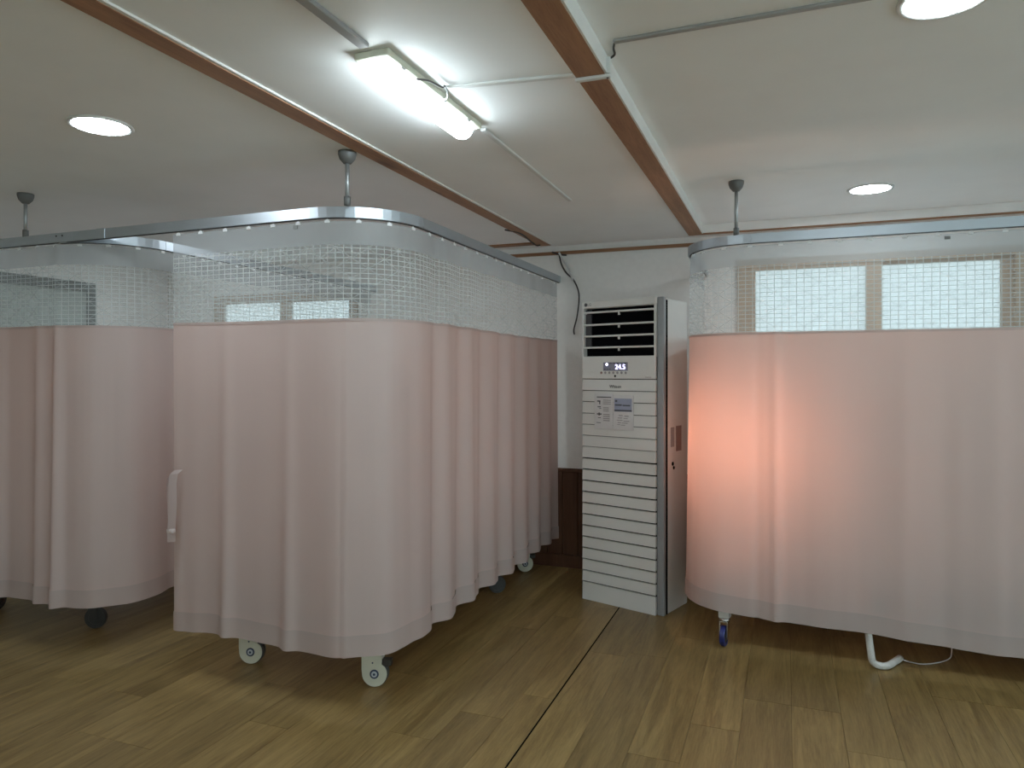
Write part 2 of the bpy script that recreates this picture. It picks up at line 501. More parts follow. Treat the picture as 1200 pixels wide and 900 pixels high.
# windows
def window(nm, w, split, rear=False, gm='glass'):
    r = bpy.data.objects.new(nm, None); C.objects.link(r); r['kind'] = 'structure'
    x0, x1, z0, z1 = w['x0'], w['x1'], w['z0'], w['z1']
    yf = Y1 - 0.02
    bm = bmesh.new()
    e = 0.05
    add_box(bm, x0, x1, yf, yf + 0.12, z1 - e, z1); add_box(bm, x0, x1, yf, yf + 0.12, z0, z0 + e)
    add_box(bm, x0, x0 + e, yf, yf + 0.12, z0 + e, z1 - e); add_box(bm, x1 - e, x1, yf, yf + 0.12, z0 + e, z1 - e)
    obj('window_frame', bm, MT['sash'], r)
    bm = box(x0 - 0.03, x1 + 0.03, yf - 0.05, yf, z0 - 0.025, z0 + 0.005); obj('window_sill', bm, MT['sash'], r)
    mid = split
    for k, (a, b) in enumerate(((x0 + e, mid + 0.043), (mid - 0.043, x1 - e))):
        ys = yf + 0.02 + 0.035 * k
        s = 0.085 if k else 0.085
        g = 0.062
        bm = bmesh.new()
        l, r_ = (g, 0.086) if k == 0 else (0.086, g)
        add_box(bm, a, a + l, ys, ys + 0.03, z0 + e, z1 - e); add_box(bm, b - r_, b, ys, ys + 0.03, z0 + e, z1 - e)
        add_box(bm, a + l, b - r_, ys, ys + 0.03, z0 + e, z0 + e + 0.06); add_box(bm, a + l, b - r_, ys, ys + 0.03, z1 - e - 0.022, z1 - e)
        sash = obj('sash', bm, MT['sash'], r)
        obj('pane', box(a + l, b - r_, ys + 0.012, ys + 0.016, z0 + e + 0.06, z1 - e - 0.022), MT[gm], sash)
    if rear:
        r.rotation_euler.z = PI; r.location = (x0 + x1, Y0 + Y1, 0)
    return r
window('window_1', WIN[0], 0.510)
window('window_2', WIN[1], -3.99)
for i, (a, b) in enumerate(REAR_ADDED): window('window_%d' % (i + 3), dict(x0=a, x1=b, z0=0.7, z1=2.2), (a + b) / 2, True, 'clear_glass')  # unseen rear window, added to bring daylight onto ceiling and curtain fronts
w5 = window('window_4', dict(x0=SIDE_ADDED[0], x1=SIDE_ADDED[1], z0=0.7, z1=2.2), 0.75, False, 'clear_glass')  # unseen side window, added to brighten the ceiling and centre curtain side
w5.rotation_euler.z = -PI / 2; w5.location = (X1 - Y1, SIDE_ADDED[0] + SIDE_ADDED[1], 0)

# door in the left wall
d = bpy.data.objects.new('door_1', None); C.objects.link(d); d['kind'] = 'structure'
dy0, dy1, dz = 3.22, 4.17, 2.13
bm = bmesh.new(); e = 0.075
add_box(bm, X0, X0 + 0.05, dy0, dy0 + e, 0, dz); add_box(bm, X0, X0 + 0.05, dy1 - e, dy1, 0, dz)
add_box(bm, X0, X0 + 0.05, dy0 + e, dy1 - e, dz - e, dz)
obj('door_frame', bm, MT['door_frame'], d)
leaf = obj('door_leaf', box(X0, X0 + 0.03, dy0 + e, dy1 - e, 0.008, dz - e), MT['door'], d)
bm = tube([(X0 + 0.03, dy1 - 0.15, 1.0), (X0 + 0.08, dy1 - 0.15, 1.0), (X0 + 0.08, dy1 - 0.27, 1.0)], 0.01)
obj('door_handle', bm, MT['chrome'], leaf)

# ------------------------------------------------------------------ curtain tracks
def arc(cx, cy, r, a0, a1, n=14):
    return [(cx + r * math.cos(math.radians(a0 + (a1 - a0) * i / n)), cy + r * math.sin(math.radians(a0 + (a1 - a0) * i / n))) for i in range(n + 1)]

RC = 0.34
YF, XC, XL = 2.50, -1.54, -3.08           # front line, centre cubicle side, shared divider
ZR = 2.083                                 # rail centre height
YR, XR, ZRR = 3.74, -0.50, 2.078           # right cubicle

t1 = thing('curtain_track', 'long aluminium curtain track over the left and centre cubicles with two ceiling rods', 'curtain track')
def rail(path, zc, parent, name='rail'):
    bm = bmesh.new(); sweep_rect(bm, path, 0.026, 0.046, zc)
    o = obj(name, bm, MT['alu'], parent)
    bm = bmesh.new(); sweep_rect(bm, path, 0.010, 0.003, zc - 0.0245); obj('runner_slot', bm, MT['dark'], o)
    return o
jx = on_y(125, YF)
rail([(X0 + 0.01, YF), (jx - 0.0015, YF)], ZR, t1)
rail([(jx + 0.0015, YF), (XC - RC, YF)], ZR, t1)
rail(arc(XC - RC, YF + RC, RC, -90, 0), ZR, t1, 'corner_rail')
rail([(XC, YF + RC + 0.002), (XC, Y1 - 0.005)], ZR, t1)
rail(arc(XL - RC, YF + RC, RC, -86, 0), ZR - 0.004, t1, 'corner_rail')
rail([(XL, YF + RC + 0.002), (XL, Y1 - 0.005)], ZR - 0.004, t1)
bm = box(jx - 0.05, jx + 0.003, YF - 0.0155, YF - 0.0125, ZR - 0.024, ZR + 0.024); obj('joint_sleeve', bm, MT['alu'], t1)
for i in (-1, 0):
    bm = bmesh.new(); lathe(bm, [(0, 0), (0.004, 0), (0.004, 0.003), (0, 0.003)], 8, Matrix.Translation((on_y(76 + 7 * i, YF), YF - 0.013, ZR + 0.008)) @ Matrix.Rotation(PI / 2, 4, 'X'))
    obj('screw', bm, MT['dark'], t1)
def rod(x, y, z0, z1, parent):
    o = obj('drop_rod', tube([(x, y, z0), (x, y, z1 - 0.01)], 0.009, 12), MT['rod'], parent, True)
    bm = bmesh.new(); lathe(bm, [(0, z1 - 0.052), (0.016, z1 - 0.05), (0.032, z1 - 0.032), (0.038, z1 - 0.012), (0.038, z1), (0, z1)], 24, Matrix.Translation((x, y, 0)))
    obj('ceiling_cup', bm, MT['cup'], o, True)
    obj('rod_socket', tube([(x, y, z0 - 0.002), (x, y, z0 + 0.035)], 0.014, 12), MT['cup'], o, True)
rod(on_y(30, YF), YF, ZR + 0.023, ZC, t1)
rod(on_y(407, YF + 0.005), YF + 0.005, ZR + 0.023, ZC, t1)

t2 = thing('curtain_track', 'aluminium curtain track rounding the cubicle in front of the bright window', 'curtain track')
rail([(XR + RC, YR), (2.55, YR)], ZRR, t2)
rail(arc(XR + RC, YR + RC, RC, 180, 270), ZRR, t2, 'corner_rail')
rail([(XR, YR + RC + 0.002), (XR, Y1 - 0.005)], ZRR, t2)
rail(arc(2.55, YR + RC, RC, -90, 0), ZRR, t2, 'corner_rail')
rail([(2.55 + RC, YR + RC + 0.002), (2.55 + RC, Y1 - 0.005)], ZRR, t2)
rod(on_y(863, YR + 0.02), YR + 0.003, ZRR + 0.023, ZC2, t2)
rod(2.3, YR, ZRR + 0.023, ZC2, t2)

# ------------------------------------------------------------------ curtains
def resample(path, ds=0.011):
    pts = [Vector((*p, 0)) for p in path]
    out, s, nxt, nrm = [], 0.0, 0.0, []
    seg = []
    for a, b in zip(pts, pts[1:]):
        l = (b - a).length
        if l < 1e-9: continue
        seg.append((s, s + l, a, b)); s += l
    tot = s; n = int(tot / ds)
    j = 0
    res = []
    for i in range(n + 1):
        q = tot * i / n
        while j < len(seg) - 1 and q > seg[j][1]: j += 1
        s0, s1, a, b = seg[j]
        res.append((q, a.lerp(b, (q - s0) / (s1 - s0))))
    fr = []
    for i in range(len(res)):
        d = res[min(i + 2, len(res) - 1)][1] - res[max(i - 2, 0)][1]
        d.normalize(); fr.append(Vector((d.y, -d.x, 0)))
    return res, fr, tot

def curtain(name, label, path, ztop, zpink, zhem, fold, sign=1, hook_step=0.135, hem_h=0.085, hooks=True):
    root = thing(name, label, 'curtain', (path[0][0], path[0][1], 0))
    base = Vector((path[0][0], path[0][1], 0))
    res, nr, tot = resample(path)
    zhead = ztop - 0.10
    def strip(nm, zs, m, extra=0.0):
        bm = bmesh.new(); uvl = bm.loops.layers.uv.new('UVMap')
        grid = []
        for (s, p), nn in zip(res, nr):
            col = []
            zh = zhem(s)
            for zf in zs:
                z = zf(s)
                t = (ztop - z) / (ztop - zh)
                off = fold(s, t) * sign + extra * sign
                col.append((bm.verts.new(p - base + nn * off + Vector((0, 0, z))), (s, z)))
            grid.append(col)
        for A, B in zip(grid, grid[1:]):
            for k in range(len(zs) - 1):
                q = (A[k], B[k], B[k + 1], A[k + 1])
                f = bm.faces.new([v[0] for v in q]); f.smooth = True
                for lp, v in zip(f.loops, q): lp[uvl].uv = v[1]
        return obj(nm, bm, m, root, True)
    def lerpz(a, b, n):
        return [(lambda s, i=i: a(s) * (1 - i / n) + b(s) * i / n) for i in range(n + 1)]
    c = lambda v: (lambda s: v)
    strip('header_band', lerpz(c(ztop), c(zhead), 3), MT['header'])
    strip('net_panel', lerpz(c(zhead), zpink, 8), MT['net'])
    hem_top = lambda s: zhem(s) + hem_h
    fab = strip('fabric_panel', lerpz(zpink, hem_top, 22), MT['pink'])
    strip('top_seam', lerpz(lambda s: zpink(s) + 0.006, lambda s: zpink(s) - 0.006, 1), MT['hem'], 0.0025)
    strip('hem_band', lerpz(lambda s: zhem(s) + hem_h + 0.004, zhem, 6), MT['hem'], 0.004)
    if hooks:
        hm = None
        q = 0.04
        while q < tot:
            i = min(int(q / tot * (len(res) - 1)), len(res) - 1)
            p = res[i][1] - base
            d = nr[i]
            ang = math.atan2(d.y, d.x)
            if hm is None:
                bm = bmesh.new(); add_box(bm, -0.004, 0.004, -0.011, 0.011, -0.012, 0.0); add_box(bm, -0.0015, 0.0015, -0.003, 0.003, 0.0, 0.012)
                o = obj('hook', bm, MT['hook'], root); hm = o.data
            else:
                o = bpy.data.objects.new('hook', hm); C.objects.link(o); o.parent = root
            o.location = (p.x, p.y, ztop + 0.004); o.rotation_euler.z = ang
            q += hook_step
    return root, fab

def crease(s, t, seed, amp):
    r = random.Random(seed); v = 0
    for i in range(9):
        lam = r.uniform(0.07, 0.34); ph = r.uniform(0, 6.28); lean = r.uniform(-0.5, 0.5)
        v += math.sin(2 * PI * s / lam + ph + lean * t) * r.uniform(0.4, 1.0) * (0.35 + 0.65 * lam / 0.34)
    return amp * v / 3 * (0.15 + 0.85 * min(1, t))
def gauss(s, m, w): return math.exp(-((s - m) / w) ** 2)
def ridge(s, lst):
    return sum(a * gauss(s, m, w) for m, w, a in lst)

# --- left cubicle curtain: runs off the picture on the left, wraps back along the divider
xl0 = X0 + 0.08
path = [(xl0, YF), (XL - RC, YF)] + arc(XL - RC, YF + RC, RC, -90, 0)[1:] + [(XL, 4.86)]
sl = lambda px: on_y(px, YF) - xl0
arcS = (XL - RC) - xl0
cor = arcS + 0.10
lr = [(sl(2), 0.035, 0.030), (sl(47), 0.035, 0.032), (sl(68), 0.03, 0.012), (cor - 0.09, 0.028, 0.034)]
def fold_left(s, t):
    k = 0.25 + 0.75 * min(1, t)
    v = ridge(s, lr) * k + crease(s, t, 5, 0.0035)
    if s < sl(-12): v += 0.022 * k * math.sin(2 * PI * s / 0.21)
    if s > arcS + 0.16:
        e = min(1, (s - arcS - 0.16) / 0.4)
        v += e * k * (0.016 * math.sin(2 * PI * (s - arcS) / 0.33) - 0.012 + 0.008 * math.sin(2 * PI * s / 0.19))
    if abs(s - arcS - 0.34) < 0.5: v += 0.05 * t * gauss(s, arcS + 0.34, 0.2)
    return v
def hem_left(s):
    return 0.236 + 0.004 * math.sin(s * 9) + (0.01 if s > arcS + 0.5 else 0.01 * max(0, (s - arcS) / 0.5))
curtain('privacy_curtain', 'pink curtain with white net top hanging at the far left edge', path, ZR - 0.035, lambda s: 1.638, hem_left, fold_left)

# --- centre cubicle curtain
xc0 = on_y(203, YF)
path = [(xc0, YF), (XC - RC, YF)] + arc(XC - RC, YF + RC, RC, -90, 0)[1:] + [(XC, 4.86)]
sc_ = lambda px: on_y(px, YF) - xc0
arcC = (XC - RC) - xc0
aL = RC * PI / 2
side0 = arcC + aL
cr_ = [(sc_(265), 0.035, 0.030), (sc_(338), 0.035, 0.030), (arcC + 0.10, 0.05, 0.010), (arcC + 0.30, 0.06, 0.022), (sc_(398), 0.05, 0.012), (0.02, 0.03, 0.008)]
def fold_centre(s, t):
    k = 0.06 + 0.94 * min(1.0, t) ** 1.5
    v = ridge(s, cr_) * k + crease(s, t, 11, 0.0040)
    if s < arcC + 0.15: v -= 0.008 * t
    v += 0.05 * t * gauss(s, arcC + 0.27, 0.22)
    if s > side0 - 0.15:
        e = min(1, (s - side0 + 0.15) / 0.3)
        kk = 0.30 + 0.70 * min(1, t)
        ph = (s - side0 + 0.07 * math.sin(1.7 * s)) / 0.245
        w = math.sin(2 * PI * ph) + 0.28 * math.sin(4 * PI * ph + 0.6)
        v += e * kk * 0.024 * w
    return v
def hem_centre(s):
    z = 0.222 - 0.012 * gauss(s, 0.05, 0.15)
    z += 0.006 * math.sin(s * 7)
    return z - 0.03 * gauss(s, arcC + 0.2, 0.2) * 0 + 0.0
ctr, cfab = curtain('privacy_curtain', 'pink net-topped curtain rounding the centre cubicle left of the air conditioner', path, ZR - 0.035, lambda s: 1.632 - 0.004 * math.sin(s * 3), hem_centre, fold_centre)
# tie band looped at its free edge
TX = 0.036
bm = bmesh.new()
def ribbon(bm, pts, w, wd):
    prev = None
    for p in pts:
        p = Vector(p) + Vector((TX, 0, 0)); a = bm.verts.new(p - Vector(wd) * w / 2); b = bm.verts.new(p + Vector(wd) * w / 2)
        if prev: bm.faces.new((prev[0], prev[1], b, a))
        prev = (a, b)
ribbon(bm, [(0.020, -0.020, 0.960), (0.004, -0.034, 0.948), (-0.014, -0.040, 0.922), (-0.022, -0.036, 0.89), (-0.026, -0.030, 0.82), (-0.020, -0.030, 0.75), (-0.010, -0.034, 0.69)], 0.024, (0.69, 0.72, 0))
ribbon(bm, [(0.022, -0.022, 0.962), (0.016, -0.046, 0.945), (0.014, -0.052, 0.90), (0.016, -0.052, 0.82), (0.012, -0.052, 0.74), (0.006, -0.050, 0.67), (0.004, -0.048, 0.635)], 0.034, (0.69, 0.72, 0))
bmesh.ops.solidify(bm, geom=bm.faces[:], thickness=0.003)
obj('tie_band', bm, MT['tie'], ctr)
bm = box(TX - 0.018, TX + 0.022, -0.060, -0.036, 0.672, 0.696, 0.008, 2); obj('tie_knot', bm, MT['tie'], ctr, True)
# care tags on header bands
obj('care_tag', box(on_y(347, YF) - xc0 - 0.011, on_y(347, YF) - xc0 + 0.011, -0.006, -0.004, ZR - 0.060, ZR - 0.044), MT['cup'], ctr)

# --- right cubicle curtain
xr1 = 2.50
path = [(XR, 4.80), (XR, YR + RC)] + arc(XR + RC, YR + RC, RC, 180, 270)[1:] + [(xr1, YR)]
s_arc = 4.80 - (YR + RC)
s_front = s_arc + aL
x_of = lambda s: XR + RC + (s - s_front)
sr = lambda px: s_front + on_y(px, YR) - (XR + RC)
rr_ = [(sr(845), 0.05, 0.010), (sr(909), 0.024, 0.026), (sr(888), 0.024, -0.012), (sr(970), 0.08, 0.010), (sr(1060), 0.07, 0.012), (sr(1105), 0.04, -0.008), (sr(1165), 0.06, 0.010), (s_arc + 0.30, 0.06, 0.010)]
def fold_right(s, t):
    k = 0.10 + 0.90 * min(1, t) ** 0.8
    v = ridge(s, rr_) * k * (1.0 - 0.45 * max(0, t - 0.6)) + crease(s, t, 23, 0.0045)
    v += 0.05 * t * gauss(s, s_arc + 0.25, 0.22)
    if s < s_arc + 0.05:
        e = min(1, (s_arc + 0.05 - s) / 0.2)
        v += e * k * 0.018 * math.sin(2 * PI * s / 0.24)
    return v
def hem_right(s):
    x = max(0, min(1, (s - s_arc - 0.15) / 1.5))
    z = 0.205 - 0.062 * x
    if s < s_arc + 0.12: z += 0.03 * min(1, (s_arc + 0.12 - s) / 0.05)
    return z + 0.004 * math.sin(s * 8)
rc, rfab = curtain('privacy_curtain', 'glowing pink net-topped curtain in front of the window right of the air conditioner', path, ZRR - 0.035, lambda s: 1.603, hem_right, fold_right)
obj('care_tag', box(on_y(1110, YR) - XR - 0.012, on_y(1110, YR) - XR + 0.012, YR - 4.80 - 0.006, YR - 4.80 - 0.004, ZRR - 0.062, ZRR - 0.047), MT['cup'], rc)

# ------------------------------------------------------------------ beds on casters
def disc(bm, M, r, h, n=28, inner=0):
    lathe(bm, [(inner, -h / 2), (r * 0.94, -h / 2), (r, -h * 0.35), (r, h * 0.35), (r * 0.94, h / 2), (inner, h / 2)], n, M)

def caster_white(parent, x, y, rz, top):
    """cream twin-plate caster, wheel axle along local y"""
    R = 0.060
    R2 = Matrix.Translation((x, y, 0)) @ Matrix.Rotation(rz, 4, 'Z')
    bm = bmesh.new()
    for sy in (-1, 1):
        prof = []
        for a in range(-170, 35, 12):
            aa = math.radians(a); prof.append((0.012 + (R - 0.004) * math.cos(aa), R + (R - 0.004) * math.sin(aa)))
        prof += [(0.044, R + 0.042), (0.046, R + 0.066), (-0.046, R + 0.066), (-0.046, R + 0.02)]
        o0 = sy * 0.020; o1 = sy * 0.025
        A = [bm.verts.new(R2 @ Vector((p[0], o0, p[1]))) for p in prof]; B = [bm.verts.new(R2 @ Vector((p[0], o1, p[1]))) for p in prof]
        bm.faces.new(A); bm.faces.new(B)
        for i in range(len(prof)):
            j = (i + 1) % len(prof); bm.faces.new((A[i], A[j], B[j], B[i]))
    add_box(bm, -0.046, 0.046, -0.025, 0.025, R + 0.066, R + 0.082, R2)
    c = obj('caster', bm, MT['caster_white'], parent)
    Mw = R2 @ Matrix.Translation((0.012, 0, R)) @ Matrix.Rotation(PI / 2, 4, 'X')
    bm = bmesh.new(); disc(bm, Mw, R, 0.036); obj('wheel', bm, MT['caster_grey'], c, False)
    for sy in (-1, 1):
        Mh = R2 @ Matrix.Translation((0.012, sy * 0.0255, R)) @ Matrix.Rotation(PI / 2, 4, 'X')
        bm = bmesh.new(); disc(bm, Mh, 0.0205, 0.004); obj('hub_ring', bm, MT['navy'], c)
        Mh = R2 @ Matrix.Translation((0.012, sy * 0.0275, R)) @ Matrix.Rotation(PI / 2, 4, 'X')
        bm = bmesh.new(); disc(bm, Mh, 0.0135, 0.004); obj('hub_cap', bm, MT['hub'], c)
        Mh = R2 @ Matrix.Translation((0.012, sy * 0.0295, R)) @ Matrix.Rotation(PI / 2, 4, 'X')
        bm = bmesh.new(); disc(bm, Mh, 0.0055, 0.003); obj('axle_bolt', bm, MT['navy'], c)
        Mh = R2 @ Matrix.Translation((0.004, sy * 0.0255, R + 0.050)) @ Matrix.Rotation(PI / 2, 4, 'X')
        bm = bmesh.new(); disc(bm, Mh, 0.004, 0.002, 12); obj('rivet', bm, MT['navy'], c)
    bm = bmesh.new(); add_box(bm, 0.046, 0.085, -0.016, 0.02, R + 0.035, R + 0.06, R2); obj('brake_pedal', bm, MT['caster_grey'], c)
    obj('stem', tube([R2 @ Vector((0, 0, R + 0.08)), R2 @ Vector((0, 0, top))], 0.014, 12), MT['rod'], c, True)

def caster_fork(parent, x, y, rz, top, wheel_mat, fork_mat, R=0.055):
    R2 = Matrix.Translation((x, y, 0)) @ Matrix.Rotation(rz, 4, 'Z')
    bm = bmesh.new()
    for sy in (-1, 1):
        pr = [(-0.025, R + 0.072), (0.025, R + 0.072), (0.034, R), (0.03, R - 0.014), (0.012, R - 0.016), (0.002, R - 0.004)]
        A = [bm.verts.new(R2 @ Vector((p[0], sy * 0.017, p[1]))) for p in pr]; B = [bm.verts.new(R2 @ Vector((p[0], sy * 0.021, p[1]))) for p in pr]
        bm.faces.new(A); bm.faces.new(B)
        for i in range(len(pr)): j = (i + 1) % len(pr); bm.faces.new((A[i], A[j], B[j], B[i]))
    add_box(bm, -0.025, 0.025, -0.021, 0.021, R + 0.068, R + 0.074, R2)
    c = obj('caster', bm, fork_mat, parent)
    Mw = R2 @ Matrix.Translation((0.016, 0, R)) @ Matrix.Rotation(PI / 2, 4, 'X')
    bm = bmesh.new(); disc(bm, Mw, R, 0.026, 28, 0.036); obj('wheel', bm, wheel_mat, c)
    bm = bmesh.new(); disc(bm, Mw, 0.037, 0.020); obj('hub', bm, MT['caster_grey'], c)
    bm = bmesh.new(); lathe(bm, [(0, 0), (0.026, 0), (0.028, 0.006), (0.024, 0.014), (0, 0.016)], 20, R2 @ Matrix.Translation((0, 0, R + 0.075))); obj('swivel_head', bm, MT['chrome'], c, True)
    bm = bmesh.new(); add_box(bm, -0.026, 0.026, -0.026, 0.026, R + 0.092, top, R2); obj('mounting_block', bm, MT['bed_white'], c)

def bed(label, x0, x1, y0, y1, kinds, inset=0.0):
    """kinds: one caster builder per corner"""
    b = thing('treatment_bed', label, 'bed', ((x0 + x1) / 2, (y0 + y1) / 2, 0))
    cx, cy = b.location.x, b.location.y
    m = 0.03
    bm = bmesh.new()
    yo = y0; y0 = y0 + inset
    add_box(bm, x0 - cx - m, x1 - cx + m, y0 - cy - m, y0 - cy + m, 0.42, 0.47); add_box(bm, x0 - cx - m, x1 - cx + m, y1 - cy - m, y1 - cy + m, 0.42, 0.47)
    add_box(bm, x0 - cx - m, x0 - cx + m, y0 - cy + m, y1 - cy - m, 0.42, 0.47); add_box(bm, x1 - cx - m, x1 - cx + m, y0 - cy + m, y1 - cy - m, 0.42, 0.47)
    obj('frame', bm, MT['bed_white'], b)
    obj('mattress', box(x0 - cx - m, x1 - cx + m, y0 - cy - m, y1 - cy + m, 0.47, 0.58, 0.025, 3), MT['vinyl'], b, True)
    if x1 - x0 > y1 - y0: pb = (x1 - cx - 0.34, x1 - cx - 0.04, y0 - cy + 0.1, y1 - cy - 0.1)
    else: pb = (x0 - cx + 0.1, x1 - cx - 0.1, y1 - cy - 0.34, y1 - cy - 0.04)
    obj('pillow', box(*pb, 0.575, 0.66, 0.035, 4), MT['sheet'], b, True)
    y0 = yo
    for (x, y), k in zip(((x0, y0), (x1, y0), (x0, y1), (x1, y1)), kinds):
        obj('leg', box(x - cx - 0.02, x - cx + 0.02, y - cy - 0.02, y - cy + 0.02 + (inset if y == y0 else 0), 0.20, 0.42), MT['bed_white'], b)
        k(b, x - cx, y - cy)
    return b
cw = lambda rz: (lambda p, x, y: caster_white(p, x, y, rz, 0.2))
cg = lambda rz: (lambda p, x, y: caster_fork(p, x, y, rz, 0.2, MT['caster_grey'], MT['caster_grey'], 0.058))
cb = lambda rz: (lambda p, x, y: caster_fork(p, x, y, rz, 0.2, MT['blue'], MT['chrome'], 0.052))
A, B = gp(433, 806, 0), gp(288, 779, 0)
bc = bed('treatment bed on cream casters behind the centre curtain', B.x, A.x, A.y + 0.03, 4.70, [cw(0.30), cw(0.30), cw(0.3), cw(0.5)])
# a grey mid caster under the same bed
q = gp(573, 694, 0)
caster_fork(bc, A.x - bc.location.x, q.y - bc.location.y, 0.6, 0.2, MT['caster_grey'], MT['caster_grey'], 0.055)
obj('leg', box(A.x - bc.location.x - 0.02, A.x - bc.location.x + 0.02, q.y - bc.location.y - 0.02, q.y - bc.location.y + 0.02, 0.2, 0.42), MT['bed_white'], bc)
A = gp(109, 736, 0)
bed('treatment bed on dark grey casters behind the far left curtain', A.x - 0.80, A.x, A.y, 4.70, [cg(1.9), cg(0.45), cg(0.3), cg(0.5)])
A = gp(849, 757, 0)
bed('treatment bed on a blue-tyred chrome caster behind the glowing curtain', A.x, A.x + 1.9, A.y + 0.02, 4.50, [cb(-1.74), cb(0.4), cb(0.3), cb(0.5)], 0.13)

# ------------------------------------------------------------------ floor-standing air conditioner
P0, P1 = gp(682, 701, 0), gp(778, 724, 0)
ang = math.atan2(P1.y - P0.y, P1.x - P0.x)
AW, AH, AD = (P1 - P0).length, 1.85, 0.33
ac = thing('air_conditioner', 'tall white floor-standing air conditioner between the centre and right curtains', 'air conditioner', (P0.x, P0.y, 0), ang)
FW = AW - 0.055                          # front face width, the rest is the grey corner column
# cabinet
obj('cabinet', box(0.012, AW - 0.01, 0.045, AD, 0.0, AH - 0.012, 0.006, 2), MT['ac_white'], ac)
obj('top_cover', box(0.0, FW + 0.006, 0.0, 0.2, 1.802, AH, 0.008, 2), MT['ac_white'], ac)
obj('corner_column', box(FW + 0.003, AW - 0.006, 0.012, 0.044, 0.0, AH - 0.004, 0.008, 3), MT['ac_grey'], ac, True)
obj('side_groove', box(AW - 0.0105, AW - 0.0075, 0.044, 0.062, 0.004, AH - 0.02), MT['black'], ac)
obj('edge_trim', box(-0.003, 0.004, 0.008, 0.046, 0.0, AH - 0.004, 0.002, 1), MT['ac_grey'], ac)
obj('backing', box(0.006, FW, 0.020, 0.044, 0.03, 1.50), MT['slot'], ac)
# outlet grille
obj('outlet_cavity', box(0.008, FW, 0.040, 0.0448, 1.505, 1.802), MT['black'], ac)
for xa in (0.002, FW - 0.008): obj('outlet_frame', box(xa, xa + 0.010, 0.0, 0.04, 1.505, 1.802), MT['ac_white'], ac)
for z in (1.777, 1.700, 1.630, 1.560):
    o = obj('louver', box(0.012, FW - 0.008, 0.0015, 0.028, z - 0.005, z + 0.006, 0.002, 1), MT['ac_white'], ac)
    obj('louver_post', box(FW * 0.505, FW * 0.505 + 0.008, 0.003, 0.016, z - 0.022, z - 0.005), MT['ac_white'], o)
for k in range(4):
    z = (1.79, 1.738, 1.665, 1.595)[k]
    o = obj('vane', box(0.012, 0.052, 0.024, 0.037, z - 0.032 if k else z - 0.008, z + 0.03 if k else z + 0.005), MT['dark'], ac)
# control panel
cp = obj('control_panel', box(0.003, FW, 0.0, 0.02, 1.369, 1.506, 0.003, 2), MT['ac_white'], ac)
u = lambda px: (px - 684.5) / (774 - 684.5) * FW
dz0 = lambda py: CAM_H - (py - HORIZON) / F_PX * 4.235
obj('display', box(u(712), u(742), -0.0012, 0.001, dz0(434.5), dz0(424.5)), MT['lcd'], cp)
RX = Matrix.Rotation(PI / 2, 4, 'X')
Tm = lambda x, z, y=-0.0018: Matrix.Translation((x, y, z)) @ RX
text_mesh('display_digits', '24.5', 0.042, MT['digit'], cp, Tm(u(733), dz0(430.2)))
bm = bmesh.new(); disc(bm, Tm(u(716.5), dz0(427)), 0.008, 0.001, 14); obj('display_lamp', bm, MT['digit'], cp)
bm = bmesh.new()
for k in range(5): add_box(bm, u(719.5 + 4.4 * k), u(722.7 + 4.4 * k), -0.0019, -0.001, dz0(426.0), dz0(425.0))
for k in range(3): add_box(bm, u(713 + 3.1 * k), u(715 + 3.1 * k), -0.0019, -0.001, dz0(433.2), dz0(431.9))
obj('display_marks', bm, MT['print'], cp)
for k in range(7):
    bm = bmesh.new(); disc(bm, Tm(u(709.5 + 5.0 * k), dz0(436.8), -0.0006), 0.0078, 0.0016, 14)
    obj('button', bm, MT['print_grey'] if k else MT['paper_tag'], cp)
bm = bmesh.new(); disc(bm, Tm(u(726.7), dz0(440.7), -0.0006), 0.0065, 0.002, 14); obj('sensor', bm, MT['black'], cp)
text_mesh('feature_mark', 'Inverter', 0.0125, MT['print_grey'], cp, Tm(u(766), dz0(441.8), -0.0004))
# slatted front
zl = [1.367, 1.296, 1.227, 1.155, 1.086, 1.018, 0.949] + [0.877 - 0.0697 * i for i in range(12)] + [0.0]
for i in range(len(zl) - 1):
    g = 0.0045 if i < 7 else 0.0095
    g2 = 0.0045 if i + 1 < 7 else 0.0095
    hi = zl[i] - g / 2; lo = zl[i + 1] + (g2 / 2 if zl[i + 1] > 0 else 0.0)
    bm = bmesh.new()
    # each slat leans: lower lip proud, upper lip set back
    v = [bm.verts.new(c) for c in ((0.003, 0.0, lo), (FW, 0.0, lo), (FW, 0.005, hi), (0.003, 0.005, hi), (0.003, 0.021, lo), (FW, 0.021, lo), (FW, 0.021, hi), (0.003, 0.021, hi))]
    for f in ((0, 1, 2, 3), (5, 4, 7, 6), (3, 2, 6, 7), (1, 0, 4, 5), (0, 3, 7, 4), (2, 1, 5, 6)): bm.faces.new([v[k] for k in f])
    obj('slat', bm, MT['ac_white'], ac)
text_mesh('brand_mark', 'Whisen', 0.026, MT['print'], ac, Tm(u(726.8), dz0(453.2), -0.0004))
text_mesh('brand_mark', 'LG', 0.022, MT['print'], ac, Tm(u(694.2), 1.826, -0.0004))
bm = bmesh.new(); disc(bm, Tm(u(689.6), 1.826, -0.0004), 0.011, 0.002, 18); obj('brand_mark', bm, MT['print'], ac)
